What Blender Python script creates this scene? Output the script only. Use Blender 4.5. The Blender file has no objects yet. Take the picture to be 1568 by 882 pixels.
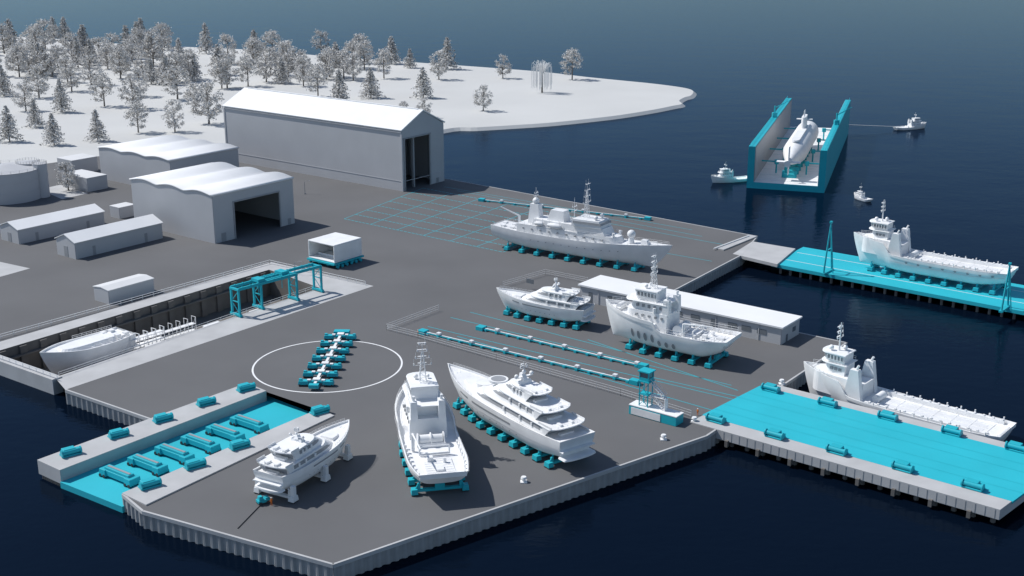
import bpy, bmesh, math, random
from mathutils import Vector, Matrix
random.seed(7)
R=random.Random(11)
scene=bpy.context.scene
# ---------------------------------------------------------------- survey helpers
F=1889.0; TH=math.radians(17.0); CH=120.0
cT,sT=math.cos(TH),math.sin(TH)
WZ=-4.0
def P(u,v,z=0.0):
    """site-plan point at elevation z for a surveyed bearing"""
    x=(u-784)/F; y=(441-v)/F
    d=(x, y*sT+cT, y*cT-sT)
    t=(CH-z)/(-d[2])
    return Vector((d[0]*t,d[1]*t,z))
def hgt(p,v):
    yc=(441-v)/F
    return CH+p.y*(yc*cT-sT)/(cT+yc*sT)
def len_u(o,d,u):
    k=(u-784)/F
    return (k*(o.y*cT-(o.z-CH)*sT)-o.x)/(d[0]-k*d[1]*cT)
AL=Vector((-.794,.607,0)).normalized()
AR=-AL
BD=Vector((-AL.y*-1,-AL.x,0))
BANG=math.atan2(BD.y,BD.x)
# ---------------------------------------------------------------- materials
def mat(name,col,rough=.6,var=.06,scale=.3,bump=0,bscale=8,spec=.3,metal=0):
    m=bpy.data.materials.new(name); m.use_nodes=True
    nt=m.node_tree; b=nt.nodes['Principled BSDF']
    tc=nt.nodes.new('ShaderNodeTexCoord')
    n=nt.nodes.new('ShaderNodeTexNoise'); n.inputs['Scale'].default_value=scale; n.inputs['Detail'].default_value=6
    nt.links.new(tc.outputs['Object'],n.inputs['Vector'])
    r=nt.nodes.new('ShaderNodeValToRGB')
    r.color_ramp.elements[0].position=.3; r.color_ramp.elements[1].position=.7
    r.color_ramp.elements[0].color=[c*(1-var) for c in col]+[1]
    r.color_ramp.elements[1].color=[min(1,c*(1+var)) for c in col]+[1]
    nt.links.new(n.outputs['Fac'],r.inputs['Fac']); nt.links.new(r.outputs['Color'],b.inputs['Base Color'])
    b.inputs['Roughness'].default_value=rough; b.inputs['Metallic'].default_value=metal
    b.inputs['Specular IOR Level'].default_value=spec
    if bump:
        n2=nt.nodes.new('ShaderNodeTexNoise'); n2.inputs['Scale'].default_value=bscale; n2.inputs['Detail'].default_value=4
        nt.links.new(tc.outputs['Object'],n2.inputs['Vector'])
        bp=nt.nodes.new('ShaderNodeBump'); bp.inputs['Strength'].default_value=bump; bp.inputs['Distance'].default_value=.1
        nt.links.new(n2.outputs['Fac'],bp.inputs['Height']); nt.links.new(bp.outputs['Normal'],b.inputs['Normal'])
    return m
WHITE=mat('white_paint',(.83,.83,.825),.45)
WHITE2=mat('pale_grey_paint',(.75,.755,.76),.5)
WINDOW=mat('tinted_glass',(.16,.18,.20),.15,spec=.6)
GREYP=mat('grey_paint',(.31,.32,.335),.5)
DARK=mat('dark_rubber',(.05,.05,.055),.7)
TEAL=mat('teal_paint',(.018,.41,.49),.5,.05)
TEALD=mat('teal_deck_paint',(.024,.45,.54),.6,.06,.06,.1,2)
ASPH=mat('asphalt',(.130,.130,.133),.85,.08,.03,.15,5)
CONC=mat('concrete',(.46,.46,.46),.8,.08,.15,.15,3)
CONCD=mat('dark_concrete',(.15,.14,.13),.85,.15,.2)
PILE=mat('sheet_pile_steel',(.32,.325,.33),.7,.12,.3)
LAND=mat('pale_land',(.56,.56,.545),.9,.06,.012,.3,.3)
CLAD=mat('wall_cladding',(.48,.485,.50),.7,.03,.1)
ROOF=mat('white_roof',(.80,.80,.80),.6,.03,.1)
ROOFG=mat('grey_roof',(.66,.66,.66),.7,.04,.1)
LEAFA=mat('foliage_pale',(.70,.685,.66),.8,.12,2)
LEAFB=mat('foliage_dark',(.27,.26,.245),.8,.2,2)
BARK=mat('bark',(.18,.165,.15),.9,.2,3)
LINE=mat('road_marking_white',(.8,.8,.8),.7)
ORANGE=mat('hi_vis_fabric',(.75,.2,.03),.7)
def water_mat():
    m=bpy.data.materials.new('sea_water'); m.use_nodes=True
    nt=m.node_tree; nt.nodes.remove(nt.nodes['Principled BSDF']); out=nt.nodes['Material Output']
    df=nt.nodes.new('ShaderNodeBsdfDiffuse'); df.inputs['Color'].default_value=(.0018,.0050,.0125,1)
    gl=nt.nodes.new('ShaderNodeBsdfGlossy'); gl.inputs['Color'].default_value=(.42,.58,.76,1); gl.inputs['Roughness'].default_value=.07
    # Fresnel of the mean sea surface, weakened by wave self-shadowing
    fr=nt.nodes.new('ShaderNodeFresnel'); fr.inputs['IOR'].default_value=1.33
    pw_=nt.nodes.new('ShaderNodeMath'); pw_.operation='POWER'; pw_.inputs[1].default_value=1.25
    mx=nt.nodes.new('ShaderNodeMixShader')
    nt.links.new(fr.outputs['Fac'],pw_.inputs[0]); nt.links.new(pw_.outputs[0],mx.inputs['Fac'])
    nt.links.new(df.outputs[0],mx.inputs[1]); nt.links.new(gl.outputs[0],mx.inputs[2]); nt.links.new(mx.outputs[0],out.inputs['Surface'])
    tc=nt.nodes.new('ShaderNodeTexCoord')
    prev=None
    for sc,st,dist,de in ((.03,.22,1.6,3),(.22,.36,.4,4),(.9,.36,.09,3)):
        mp=nt.nodes.new('ShaderNodeMapping'); mp.inputs['Rotation'].default_value=(0,0,.5); mp.inputs['Scale'].default_value=(1,1.7,1)
        nt.links.new(tc.outputs['Object'],mp.inputs['Vector'])
        n=nt.nodes.new('ShaderNodeTexNoise'); n.inputs['Scale'].default_value=sc; n.inputs['Detail'].default_value=de
        nt.links.new(mp.outputs['Vector'],n.inputs['Vector'])
        bp=nt.nodes.new('ShaderNodeBump'); bp.inputs['Strength'].default_value=st; bp.inputs['Distance'].default_value=dist
        nt.links.new(n.outputs['Fac'],bp.inputs['Height'])
        if prev: nt.links.new(prev.outputs['Normal'],bp.inputs['Normal'])
        prev=bp
    for x in (df,gl): nt.links.new(prev.outputs['Normal'],x.inputs['Normal'])
    return m
WATER=water_mat()
# ---------------------------------------------------------------- mesh builder
class M:
    def __init__(s): s.v=[];s.f=[];s.sm=[];s.mi=[]
    def add(s,vs,fs,smooth=False,mi=0):
        o=len(s.v); s.v+= [tuple(v) for v in vs]
        for f in fs: s.f.append([i+o for i in f]); s.sm.append(smooth); s.mi.append(mi)
        return s
    def box(s,cx,cy,z0,sx,sy,sz,rot=0,top=1.0,mi=0):
        c,n=math.cos(rot),math.sin(rot); vs=[]
        for z,k in ((z0,1),(z0+sz,top)):
            for a,b in ((-1,-1),(1,-1),(1,1),(-1,1)):
                x=a*sx/2*k;y=b*sy/2*k
                vs.append((cx+x*c-y*n,cy+x*n+y*c,z))
        return s.add(vs,[(3,2,1,0),(4,5,6,7),(0,1,5,4),(1,2,6,5),(2,3,7,6),(3,0,4,7)],mi=mi)
    def tube(s,p,q,r,r2=None,n=6,mi=0,smooth=True):
        p=Vector(p);q=Vector(q); r2=r if r2 is None else r2
        d=(q-p)
        if d.length<1e-6: return s
        d.normalize(); a=d.orthogonal().normalized(); b=d.cross(a)
        vs=[]
        for c,rr in ((p,r),(q,r2)):
            for i in range(n):
                t=2*math.pi*i/n; vs.append(c+(a*math.cos(t)+b*math.sin(t))*rr)
        s.add(vs,[(i,(i+1)%n,n+(i+1)%n,n+i) for i in range(n)],smooth,mi)
        s.add(vs,[list(range(n))[::-1],list(range(n,2*n))],False,mi)
        return s
    def sphere(s,c,r,n=10,sz=1.0,sx=1.0,mi=0):
        vs=[];fs=[];m=n//2+1
        for j in range(m+1):
            t=math.pi*j/m
            for i in range(n):
                p=2*math.pi*i/n
                vs.append((c[0]+r*sx*math.sin(t)*math.cos(p),c[1]+r*math.sin(t)*math.sin(p),c[2]+r*sz*math.cos(t)))
        for j in range(m):
            for i in range(n):
                fs.append((j*n+i,j*n+(i+1)%n,(j+1)*n+(i+1)%n,(j+1)*n+i))
        return s.add(vs,fs,True,mi)
    def poly(s,pts,z0,z1,mi=0):
        n=len(pts); vs=[(p[0],p[1],z0) for p in pts]+[(p[0],p[1],z1) for p in pts]
        return s.add(vs,[list(range(n))[::-1],list(range(n,2*n))]+[(i,(i+1)%n,n+(i+1)%n,n+i) for i in range(n)],mi=mi)
    def sheet(s,pts,z,mi=0):
        return s.add([(p[0],p[1],z) for p in pts],[list(range(len(pts)))],mi=mi)
    def line(s,p,q,w,z,mi=0):
        p=Vector((p[0],p[1],0));q=Vector((q[0],q[1],0)); d=(q-p).normalized(); n=Vector((-d.y,d.x,0))*w/2
        return s.sheet([p+n,q+n,q-n,p-n],z,mi)
    def beam(s,p,q,w,z0,z1,mi=0):
        p=Vector((p[0],p[1],0));q=Vector((q[0],q[1],0)); d=(q-p).normalized(); n=Vector((-d.y,d.x,0))*w/2
        return s.poly([p+n,q+n,q-n,p-n],z0,z1,mi)
    def tier(s,x0,x1,w,z0,z1,nose=0,rf=0,ra=0,tap=.04,tail=0,mi=0,wf=1.0):
        def outline(a,b,ww,ns,tl):
            pts=[]
            K=7
            if tl>0:
                for i in range(K+1):
                    t=math.pi/2*i/K; pts.append((a+tl-tl*math.cos(t),-ww/2*math.sin(t)) if i else (a,0))
            else: pts.append((a,-ww/2))
            if ns>0:
                for i in range(K+1):
                    t=math.pi/2*i/K; pts.append((b-ns+ns*math.sin(t),-ww/2*wf*(math.cos(t)**.8 if i<K else 0)))
                pts+= [(x,-y) for x,y in pts[::-1][1:]]
            else:
                pts.append((b,-ww/2*wf)); pts+=[(b,ww/2*wf)]
                if tl>0: pts+=[(x,-y) for x,y in pts[:K+1][::-1]]
                else: pts+=[(a,ww/2)]
            if tl>0 : pts=pts[:-1]
            return pts
        lo=outline(x0,x1,w,nose,tail); hi=outline(x0+ra,x1-rf,w*(1-tap),nose,tail)
        n=len(lo); vs=[(x,y,z0) for x,y in lo]+[(x,y,z1) for x,y in hi]
        return s.add(vs,[list(range(n))[::-1],list(range(n,2*n))]+[(i,(i+1)%n,n+(i+1)%n,n+i) for i in range(n)],mi=mi)
    def rail(s,pts,h,step=2.0,r=.05,n=2):
        for a,b in zip(pts[:-1],pts[1:]):
            a=Vector(a);b=Vector(b); L=(b-a).length; k=max(1,int(L/step))
            for i in range(k+1):
                p=a.lerp(b,i/k); s.tube(p,p+Vector((0,0,h)),r,n=4,smooth=False)
            for j in range(1,n+1):
                o=Vector((0,0,h*j/n)); s.tube(a+o,b+o,r,n=4,smooth=False)
        return s
    def obj(s,name,mats,parent=None,bevel=0):
        me=bpy.data.meshes.new(name); me.from_pydata(s.v,[],s.f); 
        if not isinstance(mats,(list,tuple)): mats=[mats]
        for m in mats: me.materials.append(m)
        for p,a,b in zip(me.polygons,s.sm,s.mi): p.use_smooth=a; p.material_index=b
        bm=bmesh.new(); bm.from_mesh(me); bmesh.ops.recalc_face_normals(bm,faces=bm.faces[:])
        zs=[v.co.z for v in bm.verts]
        if max(zs)-min(zs)<.05:          # flat sheets must face the sky
            bm.normal_update()
            for f in bm.faces:
                if f.normal.z<0: f.normal_flip()
        bm.to_mesh(me); bm.free()
        o=bpy.data.objects.new(name,me); scene.collection.objects.link(o)
        if parent: o.parent=parent
        if bevel:
            b=o.modifiers.new('bevel','BEVEL'); b.width=bevel; b.segments=2; b.limit_method='ANGLE'; b.angle_limit=.6
        return o
def empty(name,loc=(0,0,0),rot=0):
    e=bpy.data.objects.new(name,None); scene.collection.objects.link(e); e.location=loc; e.rotation_euler=(0,0,rot); e.empty_display_size=.5
    return e
# ---------------------------------------------------------------- camera / light
cam=bpy.data.cameras.new('camera'); co=bpy.data.objects.new('camera',cam); scene.collection.objects.link(co)
co.location=(0,0,CH); co.rotation_euler=(math.pi/2-TH,0,0); cam.sensor_width=36; cam.lens=F/1568*36; cam.clip_end=60000; cam.clip_start=1
scene.camera=co
s_az=Vector((-.93,.34,0)).normalized(); EL=math.radians(50)
sd=Vector((s_az.x*math.cos(EL),s_az.y*math.cos(EL),math.sin(EL)))
sun=bpy.data.lights.new('sun','SUN'); so=bpy.data.objects.new('sun',sun); scene.collection.objects.link(so)
sun.energy=4.1; sun.angle=math.radians(.5); sun.color=(1,.98,.95); so.rotation_euler=sd.to_track_quat('Z','Y').to_euler(); so.location=(-200,100,300)
w=bpy.data.worlds.new('World'); scene.world=w; w.use_nodes=True
nt=w.node_tree; bg=nt.nodes['Background']; sk=nt.nodes.new('ShaderNodeTexSky'); sk.sky_type='NISHITA'; sk.sun_disc=False
sk.sun_elevation=EL; sk.sun_rotation=math.atan2(s_az.x,s_az.y)%(2*math.pi); sk.air_density=1.0; sk.dust_density=.5; sk.ozone_density=2.0; sk.altitude=0
nt.links.new(sk.outputs['Color'],bg.inputs['Color']); bg.inputs['Strength'].default_value=.10
scene.view_settings.view_transform='Standard'; scene.view_settings.look='None'; scene.view_settings.exposure=0
# ---------------------------------------------------------------- water, land, quay
coast=[(560,230),(680,198),(730,195),(780,192),(840,188),(900,182),(950,176),(1000,168),(1030,162),(1044,159),(1040,154),(1048,149),(1058,146),(1061,139),(1045,134),(1000,128),(950,123),(900,118),(820,109),(700,100),(600,93),(500,86),(380,76),(200,68),(60,58),(-300,40),(-900,30),(-900,330),(100,330),(300,290)]
def smooth_loop(pts,k=5):
    out=[];n=len(pts)
    for i in range(n):
        p0,p1,p2,p3=[Vector(pts[(i+j-1)%n]) for j in range(4)]
        for s_ in range(k):
            t=s_/k; out.append(.5*((2*p1)+(p2-p0)*t+(2*p0-5*p1+4*p2-p3)*t*t+(3*p1-p0-3*p2+p3)*t**3))
    return out
pts=smooth_loop([P(u,v,-2.2)[:] for u,v in coast])
bm=M(); bm.sheet(pts,-2.2)
n=len(pts); vs=[(p.x,p.y,-2.2) for p in pts]
for i in range(n):
    a=pts[i-1];b=pts[(i+1)%n];d=(b-a);nn=Vector((d.y,-d.x,0)).normalized()
    vs.append((pts[i].x+nn.x*3,pts[i].y+nn.y*3,WZ-.5))
bm.add(vs,[(i,(i+1)%n,n+(i+1)%n,n+i) for i in range(n)])
bm.obj('ground',LAND)

quay=[(218,783),(510,865),(1082,668),(1297,525),(1000,462),(1137,390),(1160,362),(690,275),(600,262),(420,235),(368,218),(160,238),(60,252),(-60,262),(-500,300),(-500,430),(-200,482),(-15,541),
      (412,413),(490,441),(84,578),(100,597),(230,642),(378,588),(408,600),(490,628),(187,757)]
qp=[P(u,v) for u,v in quay]
G_,Tl,Tr,Gr=qp[17],qp[18],qp[19],qp[20]
wm=M()
wm.sheet([(-15000,G_.y),G_,Tl,Tr,(15000,Tr.y),(15000,30000),(-15000,30000)],WZ)
wm.sheet([(-15000,G_.y),G_,Gr,Tr,(15000,Tr.y),(15000,-2000),(-15000,-2000)],WZ)
wm.obj('water',WATER)
q=empty('quay')
M().sheet(qp,0).obj('asphalt_surface',ASPH,q)
sk_=M()
for i in range(7,16):
    a,b=qp[i],qp[i+1]; sk_.add([(a.x,a.y,0),(b.x,b.y,0),(b.x,b.y,-5),(a.x,a.y,-5)],[(0,1,2,3)])
sk_.obj('retaining_edge',CONC,q)
pw=M(); cap=M()
def pile(a,b,z0=-.55,z1=-6):
    d=(b-a); L=d.length; d.normalize(); nn=Vector((d.y,-d.x,0))
    k=int(L/.5); k-=k%4; vs=[]
    prof=[0,0,.35,.35]
    for i in range(k+1):
        p=a+d*(L*i/k)+nn*(.05-prof[i%4]); vs+=[(p.x,p.y,z0),(p.x,p.y,z1)]
    pw.add(vs,[(2*i,2*i+1,2*i+3,2*i+2) for i in range(k)])
    cap.beam(a-nn*.12,b-nn*.12,.5,-.7,.12)
edges=[(21,22),(26,0),(0,1),(1,2),(2,3),(3,4),(4,5),(5,6),(6,7)]
ar=sum(qp[i].x*qp[(i+1)%len(qp)].y-qp[(i+1)%len(qp)].x*qp[i].y for i in range(len(qp)))
for i,j in edges:
    a,b=qp[i],qp[j]
    if ar<0: a,b=b,a
    pile(a,b)
pw.obj('sheet_pile_wall',PILE,q); cap.obj('capping_beam',CONC,q)
# ---------------------------------------------------------------- dry dock
dd=empty('dry_dock')
m=M()
m.sheet([P(-60,541),P(415,402),P(412,413),P(-15,541)],.03)
m.sheet([P(415,402),P(572,438),P(490,441),P(412,413)],.03)
m.sheet([P(572,438),P(100,597),P(84,578),P(490,441)],.03)
m.obj('apron',CONC,dd)
m=M()
for a,b in ((17,18),(18,19),(19,20)):
    A_,B_=qp[a],qp[b]; m.add([(A_.x,A_.y,.02),(B_.x,B_.y,.02),(B_.x,B_.y,-10),(A_.x,A_.y,-10)],[(0,1,2,3)])
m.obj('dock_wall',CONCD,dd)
m=M()
a,b=qp[17],qp[18]; d=(b-a).normalized(); nn=Vector((d.y,-d.x,0))
k=16
for i in range(k):
    p=a.lerp(b,(i+.5)/k)+nn*.4
    m.box(p.x,p.y,-10,2.2,.8,9.6,math.atan2(d.y,d.x))
m.beam(a+nn*.9,b+nn*.9,1.2,-3.2,-2.7)
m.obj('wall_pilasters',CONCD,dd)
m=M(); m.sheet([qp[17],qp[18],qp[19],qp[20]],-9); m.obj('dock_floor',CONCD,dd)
m=M(); c_,e_=P(170,552),P(486,443)
n2=Vector((-(e_-c_).y,(e_-c_).x,0)).normalized()
m.poly([c_+n2*1,e_+n2*1,e_+n2*12,c_+n2*12],-8.9,-5.2)
m.obj('service_platform',WHITE,dd)
m=M(); m.beam(P(-25,541),P(88,581),3.0,-9,.4); m.obj('caisson_gate',CONC,dd,.1)
m=M(); 
m.rail([P(-60,536),P(413,404),P(560,437)],1.4,4,.08)
m.rail([P(90,577),P(485,442)],1.3,5,.05)
m.rail([P(-25,541,.4),P(88,581,.4)],1.2,3,.07)
m.obj('guard_rail',WHITE,dd)
m=M()
for i in range(16):
    p=c_.lerp(e_,.06+.055*i)+n2*R.uniform(6,10)
    m.box(p.x,p.y,-5.2,R.uniform(2,6),R.uniform(1.2,3),R.uniform(.5,1.6),BANG)
m.obj('dock_equipment',WHITE,dd,.1)
def gantry(p,q_,h=10,name='gantry_crane'):
    e=empty(name,p,math.atan2((q_-p).y,(q_-p).x)); L=(q_-p).length
    m=M()
    for y in (-1.9,1.9):
        m.box(L/2,y,h,L,.55,.9)
        for i in range(int(L/3)): m.box(1.5+i*3,y,h+.9,.15,.7,.2)
    for x in (0,L):
        for y in (-1.9,1.9):
            m.box(x,y,.6,.6,.6,h-.6)
        m.box(x,0,.3,.9,5.2,.7); m.box(x,0,h*.55,.3,3.8,.3); m.box(x,0,h,.8,4.4,.6)
        m.tube((x,-1.9,1),(x,1.9,h*.55),.12); m.tube((x,1.9,h*.55),(x,-1.9,h),.12)
        for y in (-2.3,2.3): m.tube((x-.4,y,.4),(x+.4,y,.4),.4,n=10)
    m.obj('frame',TEAL,e,.03)
    t=M(); t.box(L*.4,0,h+.9,2.6,3.6,.9); t.box(L*.4,0,h-1.2,1,1,1.3); t.tube((L*.4,0,h-4),(L*.4,0,h-1.2),.12); t.obj('hoist_trolley',TEAL,e)
    return e
gantry(P(362,484),P(450,459),8.5); gantry(P(396,472),P(487,446),8.5)
# ---------------------------------------------------------------- slip dock (bottom left)
sl=empty('ship_lift_dock')
M().poly([P(92,738,-2.5),P(187,776,-2.5),P(500,641,-2.5),P(410,606,-2.5)],-4.6,-2.5).obj('lift_platform',TEALD,sl)
m=M(); m.poly([P(57,706),P(92,722),P(408,600),P(378,588)],-3.2,.35)
m.poly([P(187,757),P(224,775),P(512,638),P(490,627)],-3.2,.35)
m.obj('dock_pier',CONC,sl,.08)
m=M()
for a,b in ((P(60,708),P(376,590)),(P(190,759),P(484,632))):
    for i in range(26):
        p=a.lerp(b,(i+.5)/26); m.tube((p.x+1,p.y+1.2,-7),(p.x+1,p.y+1.2,-3.1),.45,n=8)
for i in range(9):
    p=P(62,709).lerp(P(90,721),(i+.5)/9); m.tube((p.x,p.y+.6,-7),(p.x,p.y+.6,-3.1),.4,n=8)
m.obj('piles',CONCD,sl)
def winch(p,rot,s=1.0,name='mooring_winch'):
    e=empty(name,p,rot); m=M()
    m.box(0,0,0,4.4*s,2.6*s,.4*s); m.box(-.3,.1,.4*s,3.2*s,2.0*s,1.3*s,top=.88); m.box(1.75,.2,.4,.9,1.6,.8)
    m.obj('housing',TEAL,e,.12)
    m=M(); m.tube((-2.2*s,-.7,1.0*s),(2.2*s,-.7,1.0*s),.55*s,n=12); m.tube((-2.3*s,-.7,1.0*s),(-2.0*s,-.7,1.0*s),.85*s,n=12); m.tube((2.0*s,-.7,1.0*s),(2.3*s,-.7,1.0*s),.85*s,n=12)
    m.obj('drum',TEAL,e)
for u,v in ((108,696),(181,668),(249,644),(315,619),(376,597)): winch(P(u,v,.35),math.radians(38))
for u,v in ((229,745),(298,715),(366,685),(489,632)): winch(P(u,v,.35),math.radians(38))
def trolley(p,rot,L=11.0,name='transport_trolley',col=TEAL):
    e=empty(name,p,rot); m=M()
    m.box(0,0,.6,L,2.3,1.3); m.box(0,0,1.9,L*.80,1.7,.55,top=.94)
    for x in (-L*.40,L*.40): m.box(x,0,.35,2.2,3.1,1.6,top=.92)
    m.obj('beam',col,e,.08)
    m=M()
    for x in (-L*.46,-L*.34,L*.34,L*.46):
        for y in (-1.4,1.4): m.tube((x,y-.25,.42),(x,y+.25,.42),.42,n=10)
    m.obj('wheels',DARK,e)
    m=M(); m.box(0,0,2.45,L*.70,.6,.12); m.obj('top_pad',GREYP,e)
for i in range(6):
    t=i/5; p=P(184,735,-2.5).lerp(P(382,655,-2.5),t); trolley(p,math.atan2(AR.y,AR.x)+.03)
# ---------------------------------------------------------------- turning circle
c0=P(502,559); rad=(P(615,559)-P(389,559)).length/2
m=M(); N=96
vs=[];
for i in range(N):
    t=2*math.pi*i/N
    for r in (rad-.24,rad+.24): vs.append((c0.x+r*math.cos(t),c0.y+r*math.sin(t),.012))
m.add(vs,[(2*i,2*i+1,(2*i+3)%(2*N),(2*i+2)%(2*N)) for i in range(N)])
m.obj('turning_circle_marking',LINE)
a,b=P(481,597),P(524,515); d=(b-a); ang=math.atan2(d.y,d.x); Lt=d.length
e=empty('trolley_train',a,ang)
m=M(); m.box(Lt/2,0,1.0,Lt,.7,.4)
for i in range(7):
    x=Lt*(i+.5)/7; m.box(x+.8,0,1.4,1.7,1.9,.35); m.box(x,1.9,1.45,.9,.9,.3); m.box(x,-1.9,1.45,.9,.9,.3)
m.obj('spine',WHITE,e)
m=M(); wl=M()
for i in range(7):
    x=Lt*(i+.5)/7
    m.box(x,0,.8,.8,6.4,.6)
    for sg in (-1,1):
        y=3.3*sg
        m.box(x,y,.5,1.9,2.9,1.0,top=.85); m.box(x,y*1.25,1.4,.8,.8,.5)
        for xx in (-.7,.7):
            for yy in (-1.0,1.0): wl.tube((x+xx,y+yy-.2,.38),(x+xx,y+yy+.2,.38),.38,n=8)
m.box(Lt-.2,0,.6,2.2,4.6,1.3); m.box(0,0,.6,1.6,2.6,1.0)
m.obj('bogies',TEAL,e,.06); wl.obj('wheels',DARK,e)
# ---------------------------------------------------------------- rail markings on quay
m=M()
la,lb=(527,335),(648,288); ra_,rb=(770,386),(905,337)
for i in range(8):
    t=i/7
    a=P(la[0]+(lb[0]-la[0])*t,la[1]+(lb[1]-la[1])*t); b=P(ra_[0]+(rb[0]-ra_[0])*t,ra_[1]+(rb[1]-ra_[1])*t)
    n_=40
    for k in range(n_):
        m.line(a.lerp(b,k/n_),a.lerp(b,(k+.78)/n_),.42,.012)
for i in range(7):
    t=i/6
    a=P(la[0]+(ra_[0]-la[0])*t,la[1]+(ra_[1]-la[1])*t); b=P(lb[0]+(rb[0]-lb[0])*t,lb[1]+(rb[1]-lb[1])*t)
    m.line(a,b,.3,.016)
for a,b in (((680,286),(1060,352)),((700,292),(1075,362)),((905,337),(1110,375)),((860,360),(1090,400)),((655,500),(1125,612)),((690,486),(1120,590)),((700,515),(1090,628)),((720,478),(960,540)),((900,520),(1130,598)),((1000,578),(1150,612))):
    m.line(P(*a),P(*b),.28,.02)
m.obj('track_marking',TEAL)
def track(p,q_,name='transfer_rail',nodes=14):
    d=q_-p; e=empty(name,p,math.atan2(d.y,d.x)); L=d.length
    m=M(); m.box(L/2,-.4,.4,L,.18,.3); m.box(L/2,.4,.4,L,.18,.3)
    m2=M(); m2.box(L/2,0,.72,L,.36,.12)
    k=M()
    for i in range(nodes):
        x=L*(i+.5)/nodes
        m.box(x,0,.0,.8,1.6,.7)
        if i%3==1: k.box(x,0,.85,1.3,1.1,.7)
    m.box(0,0,0,2.6,2.4,1.2); m.box(L,0,0,2.6,2.0,1.3)
    m.obj('beam',TEAL,e,.05); m2.obj('walkway',WHITE,e); k.obj('clamps',WHITE2,e,.1)
    return e
track(P(648,511),P(972,588),nodes=18); track(P(737,505),P(985,564),nodes=14); track(P(738,308),P(992,337),nodes=12)
def fence(pts,h=2.0,step=3.5,name='perimeter_fence'):
    M().rail([P(*p) for p in pts],h,step,.04,3).obj(name,WHITE2)
fence([(672,476),(592,506),(640,518),(760,552),(950,606),(1058,640)])
fence([(770,440),(835,421),(900,434)])
# ---------------------------------------------------------------- buildings
def building(name,near,uR,uL,vE,hfun,nx=1,ny=1,door=None,over=.5,wallm=CLAD,roofm=ROOF,extra=None,th=.5):
    o=P(*near); W=len_u(o,BD,uR); L=len_u(o,AL,uL); h=hgt(o,vE)
    e=empty(name,o,BANG); m=M(); hf=lambda x,y: h*hfun(x/W,y/L)
    def face(p0,p1,n,dr=None):
        xs=[i/n for i in range(n+1)]
        if dr: xs=sorted(set(xs+[dr[0],dr[1]]))
        for a,b in zip(xs[:-1],xs[1:]):
            A_=(p0[0]+(p1[0]-p0[0])*a,p0[1]+(p1[1]-p0[1])*a); B_=(p0[0]+(p1[0]-p0[0])*b,p0[1]+(p1[1]-p0[1])*b)
            zb=0
            if dr and a>=dr[0]-1e-6 and b<=dr[1]+1e-6: zb=dr[2]*h
            m.add([(A_[0],A_[1],zb),(B_[0],B_[1],zb),(B_[0],B_[1],hf(*B_)),(A_[0],A_[1],hf(*A_))],[(0,1,2,3)])
    face((0,0),(W,0),nx*6 if nx>1 else 2,door); face((0,0),(0,L),ny); face((W,0),(W,L),ny); face((0,L),(W,L),nx if nx>1 else 2)
    wo=m.obj('walls',wallm,e); so_=wo.modifiers.new('t','SOLIDIFY'); so_.thickness=.35; so_.offset=0
    r=M(); NX=max(2,nx*2); NY=max(1,ny); g=[]
    for j in range(NY+1):
        for i in range(NX+1):
            x=W*i/NX; y=L*j/NY
            X=-over+(W+2*over)*i/NX; Y=-over+(L+2*over)*j/NY
            g.append((X,Y,hf(x,y)+.06))
    fs=[]
    for j in range(NY):
        for i in range(NX):
            a=j*(NX+1)+i; fs.append((a,a+1,a+NX+2,a+NX+1))
    r.add(g,fs,ny>8); ro=r.obj('roof',roofm,e); s2=ro.modifiers.new('t','SOLIDIFY'); s2.thickness=th; s2.offset=1
    if extra: extra(e,W,L,h)
    return e,W,L,h
gab=lambda k: (lambda x,y: 1+k*(1-abs(2*x-1)))
gaby=lambda k: (lambda x,y: 1+k*(1-abs(2*y-1)))
flat=lambda x,y:1
def hall_extra(e,W,L,h):
    m=M(); d0,d1=.04*W,.66*W
    m.box(d0+.2,-.25,0,.7,.5,h*.86); m.box(d1-.2,-.25,0,.7,.5,h*.86); m.box((d0+d1)/2,-.25,h*.86,d1-d0+1,.5,.6)
    for i in range(9):
        for x in (1.2,W-1.2): m.box(x,8+i*(L-12)/9,0,.9,.9,h*.97)
    m.box(W*.35,2.5,0,.9,1.2,h*.95); m.box(W*.83,-.28,0,1.4,.2,2.4)
    m.obj('door_frame_and_columns',GREYP,e)
    m=M()
    m.box(W/2,-.22,h*.16,W,.12,.2); m.box(-.24,L/2,h*.16,.12,L,.2); m.box(-.45,L/2,h*.975,.4,L+.6,.3)
    m.box(-.2,0,0,.5,.9,h*.97); m.box(-.2,L,0,.4,.9,h*.97); m.obj('trim_and_gutter',CLAD,e)
    m=M(); m.box(W/2,L/2,h*1.285,1.0,L*.96,.35); m.obj('ridge_vent',ROOF,e)
building('shipyard_hall',(617,293),680,349,201,gab(.27),nx=2,ny=1,door=(.04,.66,.86),over=.6,extra=hall_extra)
def wavy(x,y):
    t=math.sin(math.pi*((y*3)%1.0)) if 0<y<1 else 0
    return 1+.06*t**1.3
def wh_extra(e,W,L,h):
    m=M(); d0,d1=.24*W,.81*W
    m.box(d0-.1,-.3,0,.5,.4,h*.78);m.box(d1+.1,-.3,0,.5,.4,h*.78);m.box((d0+d1)/2,-.3,h*.78,d1-d0+.7,.4,.5)
    m.box(W*.10,-.22,0,2.2,.15,3.4); m.box(W*.93,-.22,0,1.6,.15,2.6)
    for i in range(4): m.box(W*(.3+.15*i),L*.9,0,.8,.8,h*.95)
    m.obj('door_frame',GREYP,e)
building('workshop_hall',(330,373),451,207,301,wavy,nx=1,ny=36,door=(.24,.81,.78),over=.5,extra=wh_extra)
building('warehouse',(264,296),367,156,247,wavy,nx=1,ny=36,over=.5)
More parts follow.
